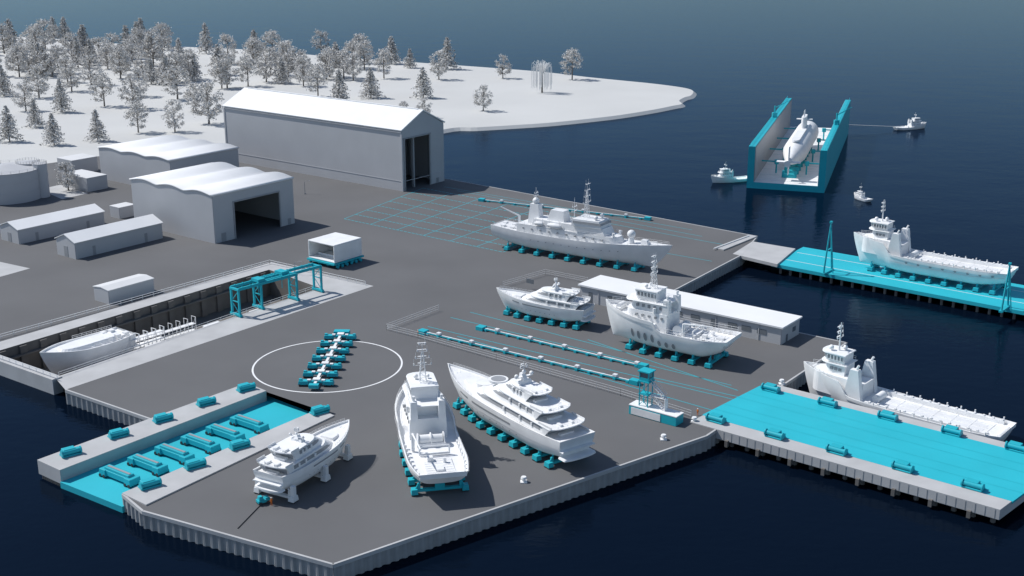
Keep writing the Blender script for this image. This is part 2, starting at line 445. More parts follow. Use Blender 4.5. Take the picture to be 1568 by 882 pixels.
def shed_ex(e,W,L,h):
    m=M()
    m.box(-.22,L*.5,0,.1,2.2,h*.7); m.box(W*.2,-.22,0,1.2,.1,h*.6); m.box(W*.8,-.22,0,1.2,.1,h*.6)
    m.obj('doors',GREYP,e)
building('storage_shed',(30,374),160,3,353,gaby(.42),nx=1,ny=2,over=.5,th=.3,extra=shed_ex)
building('storage_shed',(117,397),249,89,373,gaby(.42),nx=1,ny=2,over=.5,th=.3,extra=shed_ex)
building('storage_hut',(184,335),208,170,319,flat,over=.2,th=.25,roofm=ROOFG)
building('storage_shed',(168,466),236,146,446,gaby(.12),nx=1,ny=2,over=.3,th=.25,roofm=ROOFG)
def low_ex(e,W,L,h):
    m=M()
    for y in (6,11,15.5,28,34,52,58,72,90): m.box(-.22,y,h*.42,.12,3.0,h*.3)
    m.box(-.22,22,0,.1,1.4,h*.7); m.box(-.22,66,0,.1,1.4,h*.7)
    m.box(W*.3,-.22,0,1.1,.12,2.3); m.box(W*.7,-.22,h*.4,2,.12,1.4)
    m.obj('windows',WINDOW,e)
    m=M()
    for i in range(5): m.box(-.26,L*(i+.5)/5,0,.2,.3,h)
    m.obj('wall_ribs',CLAD,e)
building('harbour_office',(1195,528),1222,889,503,flat,over=.7,extra=low_ex,th=.5)
building('utility_block',(112,268),150,90,247,flat,over=.2,th=.3,roofm=ROOFG)
building('utility_block',(135,294),165,97,274,flat,over=.2,th=.3,roofm=ROOFG)
def tank(u,v,r,vt,name='storage_tank'):
    p=P(u,v); h=hgt(p,vt); e=empty(name,p); m=M()
    m.tube((0,0,0),(0,0,h),r,n=40); m.tube((0,0,h),(0,0,h+r*.12),r,r*.1,n=40)
    for z in (h*.33,h*.66,h-.3): m.tube((0,0,z),(0,0,z+.3),r+.15,n=40)
    m.obj('shell',CLAD,e); k=M()
    pts=[(r*math.cos(t*math.pi/12),r*math.sin(t*math.pi/12),h) for t in range(25)]
    k.rail(pts,1.1,3,.05); k.obj('railing',WHITE,e)
tank(14,303,14,258); tank(-42,300,12,250); tank(66,301,3.0,250,'silo'); tank(48,297,5,248)
m=M(); m.sheet([P(-60,399),P(0,401),P(46,411),P(0,424),P(-60,438)],.02); m.sheet([P(60,290),P(92,283),P(135,296),P(95,305)],.02); m.obj('pavement',CONC)
def lamp(u,v,vt):
    p=P(u,v); h=hgt(p,vt); e=empty('street_lamp',p); m=M(); m.tube((0,0,0),(0,0,h),.16,.1); m.tube((0,0,h),(1.6,0,h+.4),.08); m.box(2,0,h+.3,1.0,.4,.15); m.box(0,0,0,.7,.7,.4); m.obj('pole',GREYP,e)
lamp(467,297,278); lamp(452,420,402)
def cont():
    o=P(513,412); W=len_u(o,BD,555); L=len_u(o,AL,473); e=empty('hull_section_transporter',o,BANG)
    z0=2.0; h=hgt(o,378)-z0
    m=M(); t=.5
    m.box(W/2,L/2,z0,W,L,t); m.box(W/2,L/2,z0+h,W,L,t); m.box(W/2,t/2,z0+t,W,t,h-t); m.box(W/2,L-t/2,z0+t,W,t,h-t); m.box(W-t/2,L/2,z0+t,t,L-2*t,h-t)
    m.box(W*.3,L*.5,z0+t,.4,L-2*t,.8)
    m.obj('section_shell',WHITE,e,.25)
    m=M(); m.box(W/2,L/2,1.3,W+1.4,L+.4,.6)
    for i in range(4): m.box(W*(i+.5)/4,L/2,.6,.8,L+.8,.7)
    m.obj('platform',TEAL,e); w_=M()
    for i in range(6):
        for y in (-.2,L*.33,L*.67,L+.2):
            x=W*(i+.5)/6; w_.tube((x,y-.3,.6),(x,y+.3,.6),.6,n=10)
    w_.obj('wheels',TEAL,e)
cont()
def tower():
    o=P(962,634); e=empty('control_station',o,math.atan2(AR.y,AR.x))
    L=13.5
    m=M(); m.box(L/2,2,0,L,3.6,2.4); m.obj('container_base',TEAL,e,.1)
    m=M(); m.box(L/2,2,2.4,L+.1,3.7,.2); m.box(L*.36,.14,.25,L*.62,.1,1.8); m.obj('container_panel',WHITE,e)
    m=M()
    for x in (2.4,4.8):
        for y in (1.1,3.2): m.box(x,y,2.6,.22,.22,6.4)
    m.box(3.6,2.2,5.6,2.9,2.6,.2); m.box(3.6,2.2,9,3.1,2.9,.3); m.box(3.6,2.2,11.6,3.4,3.1,.3)
    for z in (2.8,5.8):
        m.tube((2.4,1.1,z),(4.8,1.1,z+2.8),.08); m.tube((4.8,1.1,z),(2.4,1.1,z+2.8),.08)
    m.box(3.6,2.2,9.3,2.7,2.5,.8)
    for x in (2.35,4.85):
        for y in (1.05,3.35): m.box(x,y,10.1,.25,.25,1.5)
    m.obj('tower_frame',TEAL,e); g=M(); g.box(3.6,2.2,10.1,2.4,2.2,1.5); g.obj('cab_glass',WINDOW,e)
    m=M()
    for k,(xa,za,xb,zb) in enumerate(((9.4,2.6,5.2,5.7),(5.2,5.7,9.2,5.7),(9.2,5.7,5.2,9))):
        for y in (1.5,2.9):
            m.tube((xa,y,za),(xb,y,zb),.09,n=4); m.tube((xa,y,za+1),(xb,y,zb+1),.05,n=4)
        for i in range(9):
            t=i/9; m.box(xa+(xb-xa)*t,2.2,za+(zb-za)*t,.4,1.4,.08)
    m.box(9.4,2.2,2.6,.2,1.5,3.1); m.obj('stairs',WHITE,e)
tower()
# ---------------------------------------------------------------- hull generator
class Hull:
    def __init__(s,L,B,D,sheer=1.5,fc=0,fcs=.7,transom=.8,p=2.0,rake=4,rise=1.0,bulw=.8,kmid=.5,sst=.35,stern_rake=0,kbow=1.25):
        s.__dict__.update(locals())
    def w(s,t):
        if t<s.sst: return s.transom+(1-s.transom)*math.sin(math.pi/2*t/s.sst)
        if t<.55: return 1.0
        return max(0,1-((t-.55)/.45)**s.p)
    def zd(s,t):
        x=min(1,max(0,(t-s.fcs+.03)/.06)); 
        return s.D+s.sheer*max(0,(t-.3)/.7)**2+s.fc*x*x*(3-2*x)+.25*s.sheer*max(0,(.25-t)/.25)**2
    def pt(s,t,a,side=1,off=0):
        zk=s.rise*max(0,1-t/.22)**1.5; zd=s.zd(t); k=max(0,(t-.6)/.4)
        kk=s.kmid+(s.kbow-s.kmid)*k; mm=1.0-.25*k
        A=a*math.pi/2
        y=s.w(t)*s.B/2*math.sin(A)**kk if a>0 else 0
        q=(1-math.cos(A))**mm
        z=zk+(zd-zk)*q
        x=t*s.L-s.rake*(1-q)**1.3*k**1.6+s.stern_rake*(1-q)*max(0,1-t/.2)
        return (x,side*(y+off),z)
    def build(s,m,N=34,K=9,mi=0):
        ts=[1-(1-i/N)**1.35 for i in range(N+1)]
        ring=[]
        for t in ts:
            r=[s.pt(t,1-j/K,1) for j in range(K)]+[s.pt(t,j/K,-1) for j in range(K+1)]
            ring.append(r)
        n=2*K+1; vs=[v for r in ring for v in r]
        m.add(vs,[(i*n+j,i*n+j+1,(i+1)*n+j+1,(i+1)*n+j) for i in range(N) for j in range(n-1)],True,mi)
        m.add(ring[0],[list(range(n))],False,mi)
        vs=[];
        for t in ts:
            x,y,z=s.pt(t,1,1); x2=min(x,s.L-.6); yi=max(0,y-.3); zz=z-s.bulw
            vs+=[(x,y,z),(x2,yi,z),(x2,yi,zz),(x2,-yi,zz),(x2,-yi,z),(x,-y,z)]
        m.add(vs,[(i*6+j,i*6+j+1,(i+1)*6+j+1,(i+1)*6+j) for i in range(N) for j in range(5)],False,mi)
        m.add(vs[:6],[(0,1,2,3,4,5)],False,mi)
        return m
    def band(s,m,t0,t1,a0,a1,off=.05,n=16,mi=0,sides=(1,-1)):
        for sd_ in sides:
            vs=[]
            for i in range(n+1):
                t=t0+(t1-t0)*i/n; vs+=[s.pt(t,a0,sd_,off),s.pt(t,a1,sd_,off)]
            m.add(vs,[(2*i,2*i+1,2*i+3,2*i+2) for i in range(n)],True,mi)
    def decal(s,m,t,a,dt,da,off=.06,n=12,mi=0):
        for sd_ in (1,-1):
            vs=[s.pt(t+dt*math.cos(2*math.pi*i/n),a+da*math.sin(2*math.pi*i/n),sd_,off) for i in range(n)]
            m.add(vs,[list(range(n))],False,mi)
    def toprail(s,m,t0,t1,h=1.0,n=12,r=.05):
        for sd_ in (1,-1):
            m.rail([ (lambda p:(p[0],p[1]*.97,p[2]))(s.pt(t0+(t1-t0)*i/n,1,sd_)) for i in range(n+1)],h,3,r)
def place(name,bow,stern,z):
    b=P(bow[0],bow[1],z); s=P(stern[0],stern[1],z); d=b-s
    return empty(name,s,math.atan2(d.y,d.x)),d.length
def supports(bow,stern,z,B,n,t0=.08,t1=.85,name='ship_cradle',top=2.0,grey=False,wide=.60):
    b=P(bow[0],bow[1],z); s=P(stern[0],stern[1],z); d=b-s; L=d.length
    e=empty(name,s,math.atan2(d.y,d.x)); m=M(); w_=M()
    for i in range(n):
        x=L*(t0+(t1-t0)*i/(n-1))
        k=1 if x/L<.6 else max(.35,1-(x/L-.6)*1.9)
        yy=B*wide*(.86 if grey else .70)*k
        m.box(x,0,.7,.9,yy*2,.55); m.box(x,0,1.2,.8,B*.16,top-1.1)
        for sd_ in (-1,1):
            m.box(x,sd_*yy,.3,1.9,1.5,1.15,top=.85); m.box(x,sd_*yy*.82,1.2,.6,.6,top*.5+.3); m.tube((x,sd_*yy*.95,1.3),(x,sd_*yy*.74,top+1.1),.22)
            if grey: m.box(x,sd_*yy*1.02,1.3,1.0,.9,2.4)
            for xx in (-.6,.6):
                for y2 in (-.55,.55): w_.tube((x+xx,sd_*yy+y2-.15,.33),(x+xx,sd_*yy+y2+.15,.33),.33,n=8)
    m.obj('trolley_frames',WHITE2 if grey else TEAL,e,.05); w_.obj('wheels',DARK,e)
def mast(m,x,y,z,h,r=.2,yards=3,w=3.0,lattice=False):
    if lattice:
        for a,b in ((1,1),(1,-1),(-1,1),(-1,-1)): m.tube((x+a*.8,y+b*.8,z),(x+a*.2,y+b*.2,z+h*.8),.09,n=4)
        for i in range(6):
            t=i/6;k=.8-.6*t;k2=.8-.6*(i+1)/6; za=z+h*.8*t;zb=z+h*.8*(i+1)/6
            for a,b,c,d in ((1,1,1,-1),(1,-1,-1,-1),(-1,-1,-1,1),(-1,1,1,1)):
                m.tube((x+a*k,y+b*k,za),(x+c*k2,y+d*k2,zb),.05,n=4); m.tube((x+a*k,y+b*k,za),(x+c*k,y+d*k,za),.05,n=4)
        m.tube((x,y,z+h*.7),(x,y,z+h),.08,n=5)
    else: m.tube((x,y,z),(x,y,z+h),r,r*.4,n=7)
    for i in range(yards):
        zz=z+h*(.45+.18*i); ww=w*(1-.22*i)
        m.tube((x,y-ww/2,zz),(x,y+ww/2,zz),.07,n=4)
        m.box(x,y-ww/2,zz,.25,.25,.5); m.box(x,y+ww/2,zz,.25,.25,.5)
        m.box(x+.5,y,zz+.2,.3,w*.5,.2)
        m.tube((x,y+ww/2,zz),(x,y+ww/2,zz+h*.16),.04,n=4); m.tube((x,y-ww/2,zz),(x,y-ww/2,zz+h*.16),.04,n=4)
# ---------------------------------------------------------------- vessels
def yacht(name,bow,stern,B,D,tiers,sheer=1.6,big=False,grey=False,nsup=9,th=2.1,ms=1.0,specs=None):
    zs=1.5; e,L=place(name,bow,stern,0)
    g=empty('body'); g.parent=e; g.location=(0,0,zs)
    H=Hull(L,B,D,sheer,0,.7,.88,2.3,L*.11,D*.28,.45,kmid=.38,stern_rake=1.0)
    m=M(); H.build(m); m.tier(-L*.035,1.2,B*.80,D*.30,D*.37,tail=1.0); m.tier(-.6,1.5,B*.82,D*.62,D*.67)
    H.band(m,.02,.97,.72,.735,.07,30)
    m.obj('hull',WHITE,g)
    wn=M(); H.band(wn,.34,.64,.83,.88,.05)
    for i in range(8): H.decal(wn,.30+i*.05,.62,.005,.016)
    H.band(wn,.68,.76,.83,.88,.05)
    s=M(); z=D-.35
    specs=(specs or [(.12,.76,.84,.16),(.20,.63,.70,.14),(.30,.52,.50,.10)])[:tiers]
    for k,(x0,x1,wd,nz) in enumerate(specs):
        a,b=L*x0,L*x1; W_=B*wd; ns=L*nz
        s.tier(a,b,W_,z,z+th,nose=ns,rf=ns*.6,tap=.07,wf=.92)
        wn.tier(a+1.5,b+.10-ns*.28,W_*.975+.08,z+th*.42,z+th*.80,nose=ns,rf=ns*.24,tap=.03,wf=.92)
        for t in (.12,.3,.55): 
            xx=a+(b-ns-a)*t+1.5; s.box(xx,0,z+th*.38,.5,W_+.12,th*.45)
        s.tier(a-L*.075,b-ns*.62,W_*1.06,z+th,z+th+.22,nose=ns*.95,tap=.02,tail=B*.16,wf=.90)
        y=W_*.515
        for sg in (1,-1):
            for yo in (0,.16):
                s.add([(a+.2,sg*(y-yo),z),(a+.2,sg*(y-yo),z+th),(a-L*.05,sg*(y-yo),z+th),(a-L*.035,sg*(y-yo),z+th*.75),(a-L*.005,sg*(y-yo),z)],[(0,1,2,3,4)])
            s.box(a-L*.01,sg*y*.97,z+th+.22,L*.09,.12,.55)
        s.rail([(a-L*.068,-y*.7,z+th+.22),(a-L*.068,y*.7,z+th+.22)],.8,1.2,.04)
        s.box(a-L*.04,0,z,1.1,B*.32,.55); s.box(a-L*.035,B*.14,z+th+.22,1.5,.7,.45); s.box(a-L*.035,-B*.14,z+th+.22,1.5,.7,.45)
        wn.box(a-.05,0,z+.15,.12,W_*.74,th*.82)
        z+=th+.22
    x0,x1=specs[-1][:2]
    xm=L*(x0*.6+x1*.4)
    s.tier(xm-1.2*ms,xm+1.3*ms,B*.34,z,z+.9*ms,rf=.8*ms,ra=.3*ms,tap=.15)
    s.tier(xm-1.2*ms,xm+.9*ms,B*.12,z+.9*ms,z+2.4*ms,rf=.2,ra=1.0*ms,tap=.3); s.box(xm-.2,0,z+1.5*ms,.7*ms,B*.42,.2)
    s.sphere((xm-.4,B*.19,z+2.1*ms),.52*ms); s.sphere((xm-.4,-B*.19,z+2.1*ms),.52*ms); s.sphere((xm-.4,0,z+2.9*ms),.5*ms)
    mast(s,xm-.3,0,z+2.4*ms,3.0*ms,.12,2,1.8*ms)
    zf=H.zd(.80)-.75
    s.tier(L*.70,L*.83,B*.42,H.zd(.76)-.75,H.zd(.76)+.05,nose=L*.06,tap=.12,rf=.8)
    s.tube((L*.87,0,zf),(L*.87,0,zf+.5),.7,n=14); s.box(L*.91,.5,zf+.3,1.0,.4,.5); s.box(L*.91,-.5,zf+.3,1.0,.4,.5)
    H.toprail(s,.62,.97,.6,12,.035)
    s.obj('superstructure',WHITE,g,.05); wn.obj('windows',GREYP,g)
    if big:
        h=M(); zt=D-.35+(th+.22)*2
        cx=L*.575; h.tube((cx,0,zt-.3),(cx,0,zt+.25),B*.21,n=28); h.tube((cx,0,zt+.26),(cx,0,zt+.3),B*.16,n=28,mi=1)
        cx=L*.68; zz=D-.35+th+.2; h.tube((cx,0,zz-.8),(cx,0,zz+.12),B*.2,n=28); h.obj('sundeck_pool',[WHITE,GREYP],g)
    supports(bow,stern,0,B,nsup,grey=grey,top=1.7)
    return e
yacht('superyacht',(686,607),(884,718),11.4,5.8,3,1.9,True,nsup=10,th=2.2)
SP=[(.10,.74,.86,.20),(.20,.60,.70,.16)]
yacht('motor_yacht',(760,476),(902,502),8.6,4.6,2,1.6,nsup=7,th=2.0,ms=.75,specs=SP)
yacht('motor_yacht',(537,690),(412,768),9.0,4.6,2,1.8,grey=True,nsup=3,th=1.9,ms=.6,specs=SP)

def patrol():
    bow,stern=(1028,422),(762,375); e,L=place('patrol_ship',bow,stern,0); B=11.0;D=6.4
    g=empty('body'); g.parent=e; g.location=(0,0,1.8)
    H=Hull(L,B,D,2.6,0,.7,.82,1.9,L*.10,D*.3,.3,kmid=.5)
    m=M(); H.build(m); m.obj('hull',WHITE2,g)
    s=M(); wn=M()
    s.tier(L*.16,L*.74,B*.86,D-.3,D+2.8,nose=3.5,rf=1.5,tap=.05,wf=.8)
    s.tier(L*.24,L*.66,B*.66,D+2.8,D+5.2,rf=1,ra=1,tap=.06)
    s.tier(L*.48,L*.64,B*.84,D+5.2,D+7.7,rf=1.0,ra=.3,tap=.04,wf=.8)
    wn.tier(L*.49,L*.64+.02,B*.86,D+6.3,D+7.1,rf=.3,tap=.02,wf=.8)
    for i in range(10): wn.box(L*(.2+.05*i),0,D+1.2,.6,B*.845,.5)
    for i in range(12): H.decal(wn,.25+i*.045,.75,.004,.015)
    s.tier(L*.32,L*.42,B*.42,D+5.2,D+9,rf=.6,ra=1.4,tap=.2)
    s.tier(L*.20,L*.27,B*.3,D+2.8,D+10,rf=.8,ra=.8,tap=.3)
    s.sphere((L*.235,0,D+11),1.3); mast(s,L*.235,0,D+10,6,.16,2,2.5)
    mast(s,L*.53,0,D+7.7,12,.2,4,5.0,True); mast(s,L*.46,0,D+5.2,9,.16,2,3.4)
    s.sphere((L*.6,2.2,D+8.6),.8); s.sphere((L*.6,-2.2,D+8.6),.8)
    zf=H.zd(.8)-.3
    s.tube((L*.78,0,zf),(L*.78,0,zf+2.2),1.1,.9,n=14); s.sphere((L*.78,0,zf+3.2),1.5,14)
    s.tier(L*.84,L*.88,2.4,H.zd(.86)-.3,H.zd(.86)+1.3,rf=.8,tap=.3); s.tube((L*.87,0,H.zd(.86)+.8),(L*.92,0,H.zd(.86)+1.2),.14)
    s.tube((L*.12,1.5,D-.3),(L*.12,1.5,D+4),.5,n=8); s.tube((L*.12,1.5,D+4),(L*.03,-1,D+7),.35,.2,n=6)
    for i in range(5): s.box(L*(.03+.028*i),(-1)**i*2.2,D-.3,1.4,1.8,R.uniform(.8,1.6))
    for sd_ in (1,-1):
        s.sphere((L*.38,sd_*B*.38,D+3.9),1.0,10,1,3.2); s.sphere((L*.29,sd_*B*.38,D+3.9),.8,10,1,2.6)
        for x in (.35,.41,.27,.31): s.tube((L*x,sd_*B*.42,D+2.8),(L*x,sd_*B*.36,D+5.6),.13)
        s.tube((L*.7,sd_*2.4,D+2.8),(L*.7,sd_*2.4,D+4.2),.5,n=8)
    for i in range(5): s.tube((L*(.44+.012*i),0,D+5.2),(L*(.44+.012*i),0,D+7),.25)
    s.rail([(L*.17,-B*.4,D+2.8),(L*.7,-B*.38,D+2.8)],1,2.5,.05); s.rail([(L*.17,B*.4,D+2.8),(L*.7,B*.38,D+2.8)],1,2.5,.05)
    H.toprail(s,.02,.98,1.0,20,.04)
    s.obj('superstructure',WHITE2,g,.05); wn.obj('windows',GREYP,g)
    supports(bow,stern,0,B,9,t0=.1,t1=.82)
patrol()
def tug(name,bow,stern,B,D,kind=0,sup=True,z=0,zs=1.8,n=6,fc=1.6,small=False,u=None):
    e,L=place(name,bow,stern,z)
    g=empty('body'); g.parent=e; g.location=(0,0,zs)
    H=Hull(L,B,D,2.2 if not small else 1.2,fc,.52,.80,2.6,L*.07,D*.4,1.1 if not small else .4,kmid=.5,sst=.22,stern_rake=2.5 if not small else .8,kbow=1.0)
    m=M(); H.build(m)
    H.band(m,0,.97,.93,.97,.22 if not small else .1,30); H.band(m,0,.97,.90,.93,.12 if not small else .05,30)
    m.obj('hull',WHITE,g)
    wn=M(); s=M(); 
    if u is None: u=1 if not small else .45
    if kind==1:
        for i in range(7): H.decal(wn,.38+i*.055,.60,.013,.12,.15)
    zq=H.zd(.65)-1.0*u
    s.tier(L*.46,L*.82,B*.66,D-1*u,zq+2.6*u,nose=L*.07,rf=.8*u,tap=.05,wf=.85)
    s.tier(L*.50,L*.78,B*.54,zq+2.6*u,zq+5.2*u,nose=L*.05,rf=.8*u,tap=.05,wf=.85)
    s.tier(L*.47,L*.81,B*.62,zq+5.2*u,zq+5.4*u,nose=L*.06)
    s.tier(L*.56,L*.74,B*.46,zq+5.4*u,zq+8.3*u,nose=L*.04,rf=-.5*u,tap=-.06,wf=.85)
    wn.tier(L*.565,L*.74+.12*u,B*.475,zq+6.6*u,zq+7.7*u,nose=L*.04,rf=-.2*u,tap=-.03,wf=.85)
    for i in range(6): s.box(L*(.575+.027*i),0,zq+6.5*u,.22*u,B*.495,1.3*u)
    s.tier(L*.55,L*.75+.3,B*.50,zq+8.3*u,zq+8.6*u,nose=L*.04)
    for i in range(5):
        wn.box(L*(.52+.045*i),0,zq+3.6*u,.7*u,B*.545,.8*u); wn.box(L*(.50+.05*i),0,zq+1.0*u,.6*u,B*.655,.7*u)
    mast(s,L*.62,0,zq+8.6*u,9.0*(1 if not small else .4),.2*u,4 if not small else 1,4.0*u,lattice=not small)
    s.sphere((L*.66,1.4*u,zq+9.3*u),.6*u); s.sphere((L*.66,-1.4*u,zq+9.2*u),.45*u)
    for sd_ in (1,-1):
        s.box(L*.475,sd_*B*.24,zq+2*u,L*.05,1.7*u,4.8*u,top=.85); s.tube((L*.475,sd_*B*.24,zq+6.8*u),(L*.47,sd_*B*.24,zq+8*u),.35*u)
        s.tube((L*.56,sd_*B*.3,zq+2.6*u),(L*.56,sd_*B*.3,zq+4*u),.45*u,n=10)
    s.rail([(L*.47,-B*.30,zq+5.4*u),(L*.77,-B*.25,zq+5.4*u)],1*u,1.5,.05); s.rail([(L*.47,B*.30,zq+5.4*u),(L*.77,B*.25,zq+5.4*u)],1*u,1.5,.05)
    zdk=D-.85*1
    s.tube((L*.39,-B*.2,zdk+1.2*u),(L*.39,B*.2,zdk+1.2*u),1.1*u,n=14); s.box(L*.39,0,zdk,2.6*u,B*.5,.7*u)
    for y in (-.22,.0,.22): s.tube((L*.39,B*y-.12,zdk+1.2*u),(L*.39,B*y+.12,zdk+1.2*u),1.5*u,n=14)
    zb=H.zd(.88)-1.0*u
    s.tube((L*.87,-B*.12,zb+.9*u),(L*.87,B*.12,zb+.9*u),.8*u,n=12); s.box(L*.87,0,zb,1.6*u,B*.32,.5*u)
    if not small:
        s.box(L*.27,0,zdk,.5,B*.5,.5); s.tube((L*.27,-B*.25,zdk),(L*.27,-B*.25,zdk+2),.22); s.tube((L*.27,B*.25,zdk),(L*.27,B*.25,zdk+2),.22); s.tube((L*.27,-B*.25,zdk+2),(L*.27,B*.25,zdk+2),.22)
        s.tube((L*.33,B*.33,zdk),(L*.33,B*.33,zdk+4),.4,n=8); s.tube((L*.33,B*.33,zdk+4),(L*.12,B*.30,zdk+4.6),.26,.16,n=6)
        for i in range(8):
            for sd_ in (1,-1):
                x=.05+.045*i; s.box(L*x,sd_*(H.pt(x,1)[1]-.8),zdk,.7,.4,.9)
        s.tube((.8,-B*.22,D-.5),(.8,B*.22,D-.5),.5,n=12)
        s.box(L*.14,0,zdk,L*.16,B*.48,.12); s.box(L*.10,0,zdk+.12,2.2,1.6,.5); s.box(L*.20,1.5,zdk+.12,1.3,1.3,1.0); s.tube((L*.17,-1.5,zdk),(L*.17,-1.5,zdk+1.3),.4,n=8)
        for i in range(9): s.box(L*(.07+.024*i),0,zdk+.12,.12,B*.44,.06)
    H.toprail(s,.55,.96,1.0*u,8,.045); 
    if kind==1: H.toprail(s,.03,.5,1.3,9,.05)
    s.obj('superstructure',WHITE,g,.04); wn.obj('windows',GREYP,g)
    if sup: supports(bow,stern,z,B,n,top=2.2,t0=.12,t1=.75)
    return e
tug('ocean_tug',(926,519),(1122,560),13,5.9,1,n=6,fc=2.4)
tug('harbour_tug',(634,640),(680,772),13.2,4.8,0,n=7,fc=1.8)
tug('tugboat',(1088,280),(1146,276),6,2.4,0,False,z=WZ,zs=-.9,small=True,fc=.8,u=.5)
tug('tugboat',(1418,196),(1370,199),6,2.4,0,False,z=WZ,zs=-.9,small=True,fc=.8,u=.5)
tug('motorboat',(1307,303),(1333,310),3.6,1.7,0,False,z=WZ,zs=-.5,small=True,fc=.3,u=.27)
def psv(bow,stern,z,zs,sup=True,B=13):
    e,L=place('supply_vessel',bow,stern,z); D=5.6
    g=empty('body'); g.parent=e; g.location=(0,0,zs)
    H=Hull(L,B,D,1.6,3.2,.74,.86,2.6,L*.06,D*.35,.9,kmid=.42,sst=.12,stern_rake=1.5,kbow=.9)
    m=M(); H.build(m,44); H.band(m,.01,.74,.92,.97,.18,30); H.band(m,.01,.72,.70,.74,.14,30); m.obj('hull',WHITE,g)
    s=M(); wn=M(); zf=H.zd(.84)-1.0
    s.tier(L*.72,L*.93,B*.72,D-.8,zf+1.4,nose=L*.06,tap=.06,wf=.85)
    s.tier(L*.76,L*.88,B*.46,zf+1.4,zf+4.2,nose=L*.04,rf=.6,tap=.10,wf=.85)
    s.tier(L*.75,L*.895,B*.52,zf+4.2,zf+4.4,nose=L*.05)
    s.tier(L*.77,L*.88,B*.43,zf+4.4,zf+6.8,nose=L*.035,rf=-.5,tap=-.08,wf=.85)
    wn.tier(L*.772,L*.88+.18,B*.45,zf+5.2,zf+6.3,nose=L*.035,rf=-.2,tap=-.04,wf=.85)
    for i in range(5): s.box(L*(.785+.017*i),0,zf+5.1,.22,B*.48,1.3)
    s.tier(L*.76,L*.895,B*.49,zf+6.8,zf+7.1,nose=L*.04)
    for i in range(3): wn.box(L*(.785+.022*i),0,zf+2.5,.8,B*.445,.7)
    mast(s,L*.82,0,zf+7.1,7.6,.28,3,3.2); s.sphere((L*.85,1.2,zf+7.9),.7); s.sphere((L*.80,-1.3,zf+7.8),.65)
    for sd_ in (1,-1):
        y=sd_*B*.33; w2=sd_*B*.065
        vs=[(L*.65,y-w2,D-.8),(L*.745,y-w2,D-.8),(L*.715,y-w2,D+7.8),(L*.675,y-w2,D+7.8),(L*.65,y+w2,D-.8),(L*.745,y+w2,D-.8),(L*.715,y+w2,D+7.8),(L*.675,y+w2,D+7.8)]
        s.add(vs,[(0,1,2,3),(4,5,6,7),(0,1,5,4),(1,2,6,5),(2,3,7,6),(3,0,4,7)])
        s.tube((L*.69,y,D+7.8),(L*.68,y,D+9.0),.35)
    s.box(L*.69,0,D-.8,L*.06,B*.5,4.4)
    for sd_ in (1,-1):
        s.box(L*.34,sd_*B*.40,D-.85,L*.58,.8,1.15)
        for i in range(14): s.box(L*(.06+.042*i),sd_*B*.40,D+.3,.5,.7,.3)
        for i in range(9): s.tube((L*(.06+.065*i),sd_*B*.475,D),(L*(.06+.065*i),sd_*B*.475,D+.9),.2,n=6)
    for i in range(7): s.box(L*(.08+.085*i),0,D-.70,.2,B*.66,.08)
    for j in (-.22,0,.22): s.box(L*.35,B*j,D-.70,L*.52,.15,.12)
    s.box(L*.35,0,D-.9,L*.54,B*.66,.2)
    dk=M(); dk.box(L*.35,B*.11,D-.695,L*.5,B*.13,.03); dk.box(L*.35,-B*.11,D-.695,L*.5,B*.13,.03); dk.obj('deck_hatches',WHITE2,g)
    s.tube((1,-B*.25,D-.6),(1,B*.25,D-.6),.55,n=10); s.tube((L*.60,-B*.18,D+.3),(L*.60,B*.18,D+.3),1.0,n=12)
    s.tube((L*.94,-1.2,H.zd(.94)-.4),(L*.94,1.2,H.zd(.94)-.4),.5,n=10)
    H.toprail(s,.78,.96,.9,7,.05); s.rail([(L*.76,-B*.25,zf+4.4),(L*.87,-B*.25,zf+4.4)],1,1.5,.05); s.rail([(L*.76,B*.25,zf+4.4),(L*.87,B*.25,zf+4.4)],1,1.5,.05)
    s.obj('superstructure',WHITE,g,.04)
    for i in range(8): H.decal(wn,.08+i*.075,.82,.009,.035,.16)
    wn.obj('windows',GREYP,g)
    if sup: supports(bow,stern,z,B,9,top=2.2,t0=.08,t1=.85)
psv((1303,406),(1548,449),-.5,1.8)
psv((1227,600),(1541,684),WZ,-1.6,False)
# ---------------------------------------------------------------- upper right dock
ud=empty('transfer_jetty')
zt=-.5
M().poly([P(1181,403,zt),P(1230,378,zt),P(1760,470,zt),P(1730,508,zt)],-1.7,zt).obj('deck',TEALD,ud)
m=M()
a,b=P(1190,404,zt),P(1730,507,zt); a2,b2=P(1232,380,zt),P(1760,469,zt)
for i in range(30):
    for q0,q1 in ((a,b),(a2,b2)):
        p=q0.lerp(q1,(i+.3)/30)+BD*(.8 if q0 is a else -.8); m.tube((p.x,p.y,-7),(p.x,p.y,-1.7),.5,n=8)
    p=a.lerp(b,(i+.3)/30)+BD*1; q_=a2.lerp(b2,(i+.3)/30)-BD*1; m.beam(p,q_,.8,-2.5,-1.71)
m.obj('piles',CONCD,ud)
m=M()
for k in (.28,.72): m.line(a.lerp(a2,k),b.lerp(b2,k),.35,zt+.01)
m.obj('rails',WHITE2,ud)
m=M(); m.poly([P(1093,381),P(1147,361),P(1160,363),P(1108,384)],0.0,.45); m.poly([P(1122,389),P(1152,370),P(1218,381),P(1190,405)],-1.0,.1)
m.obj('link_span',CONC,ud); M().tube(P(1093,381,.6),P(1147,361,.6),.2).obj('kerb',WHITE,ud)
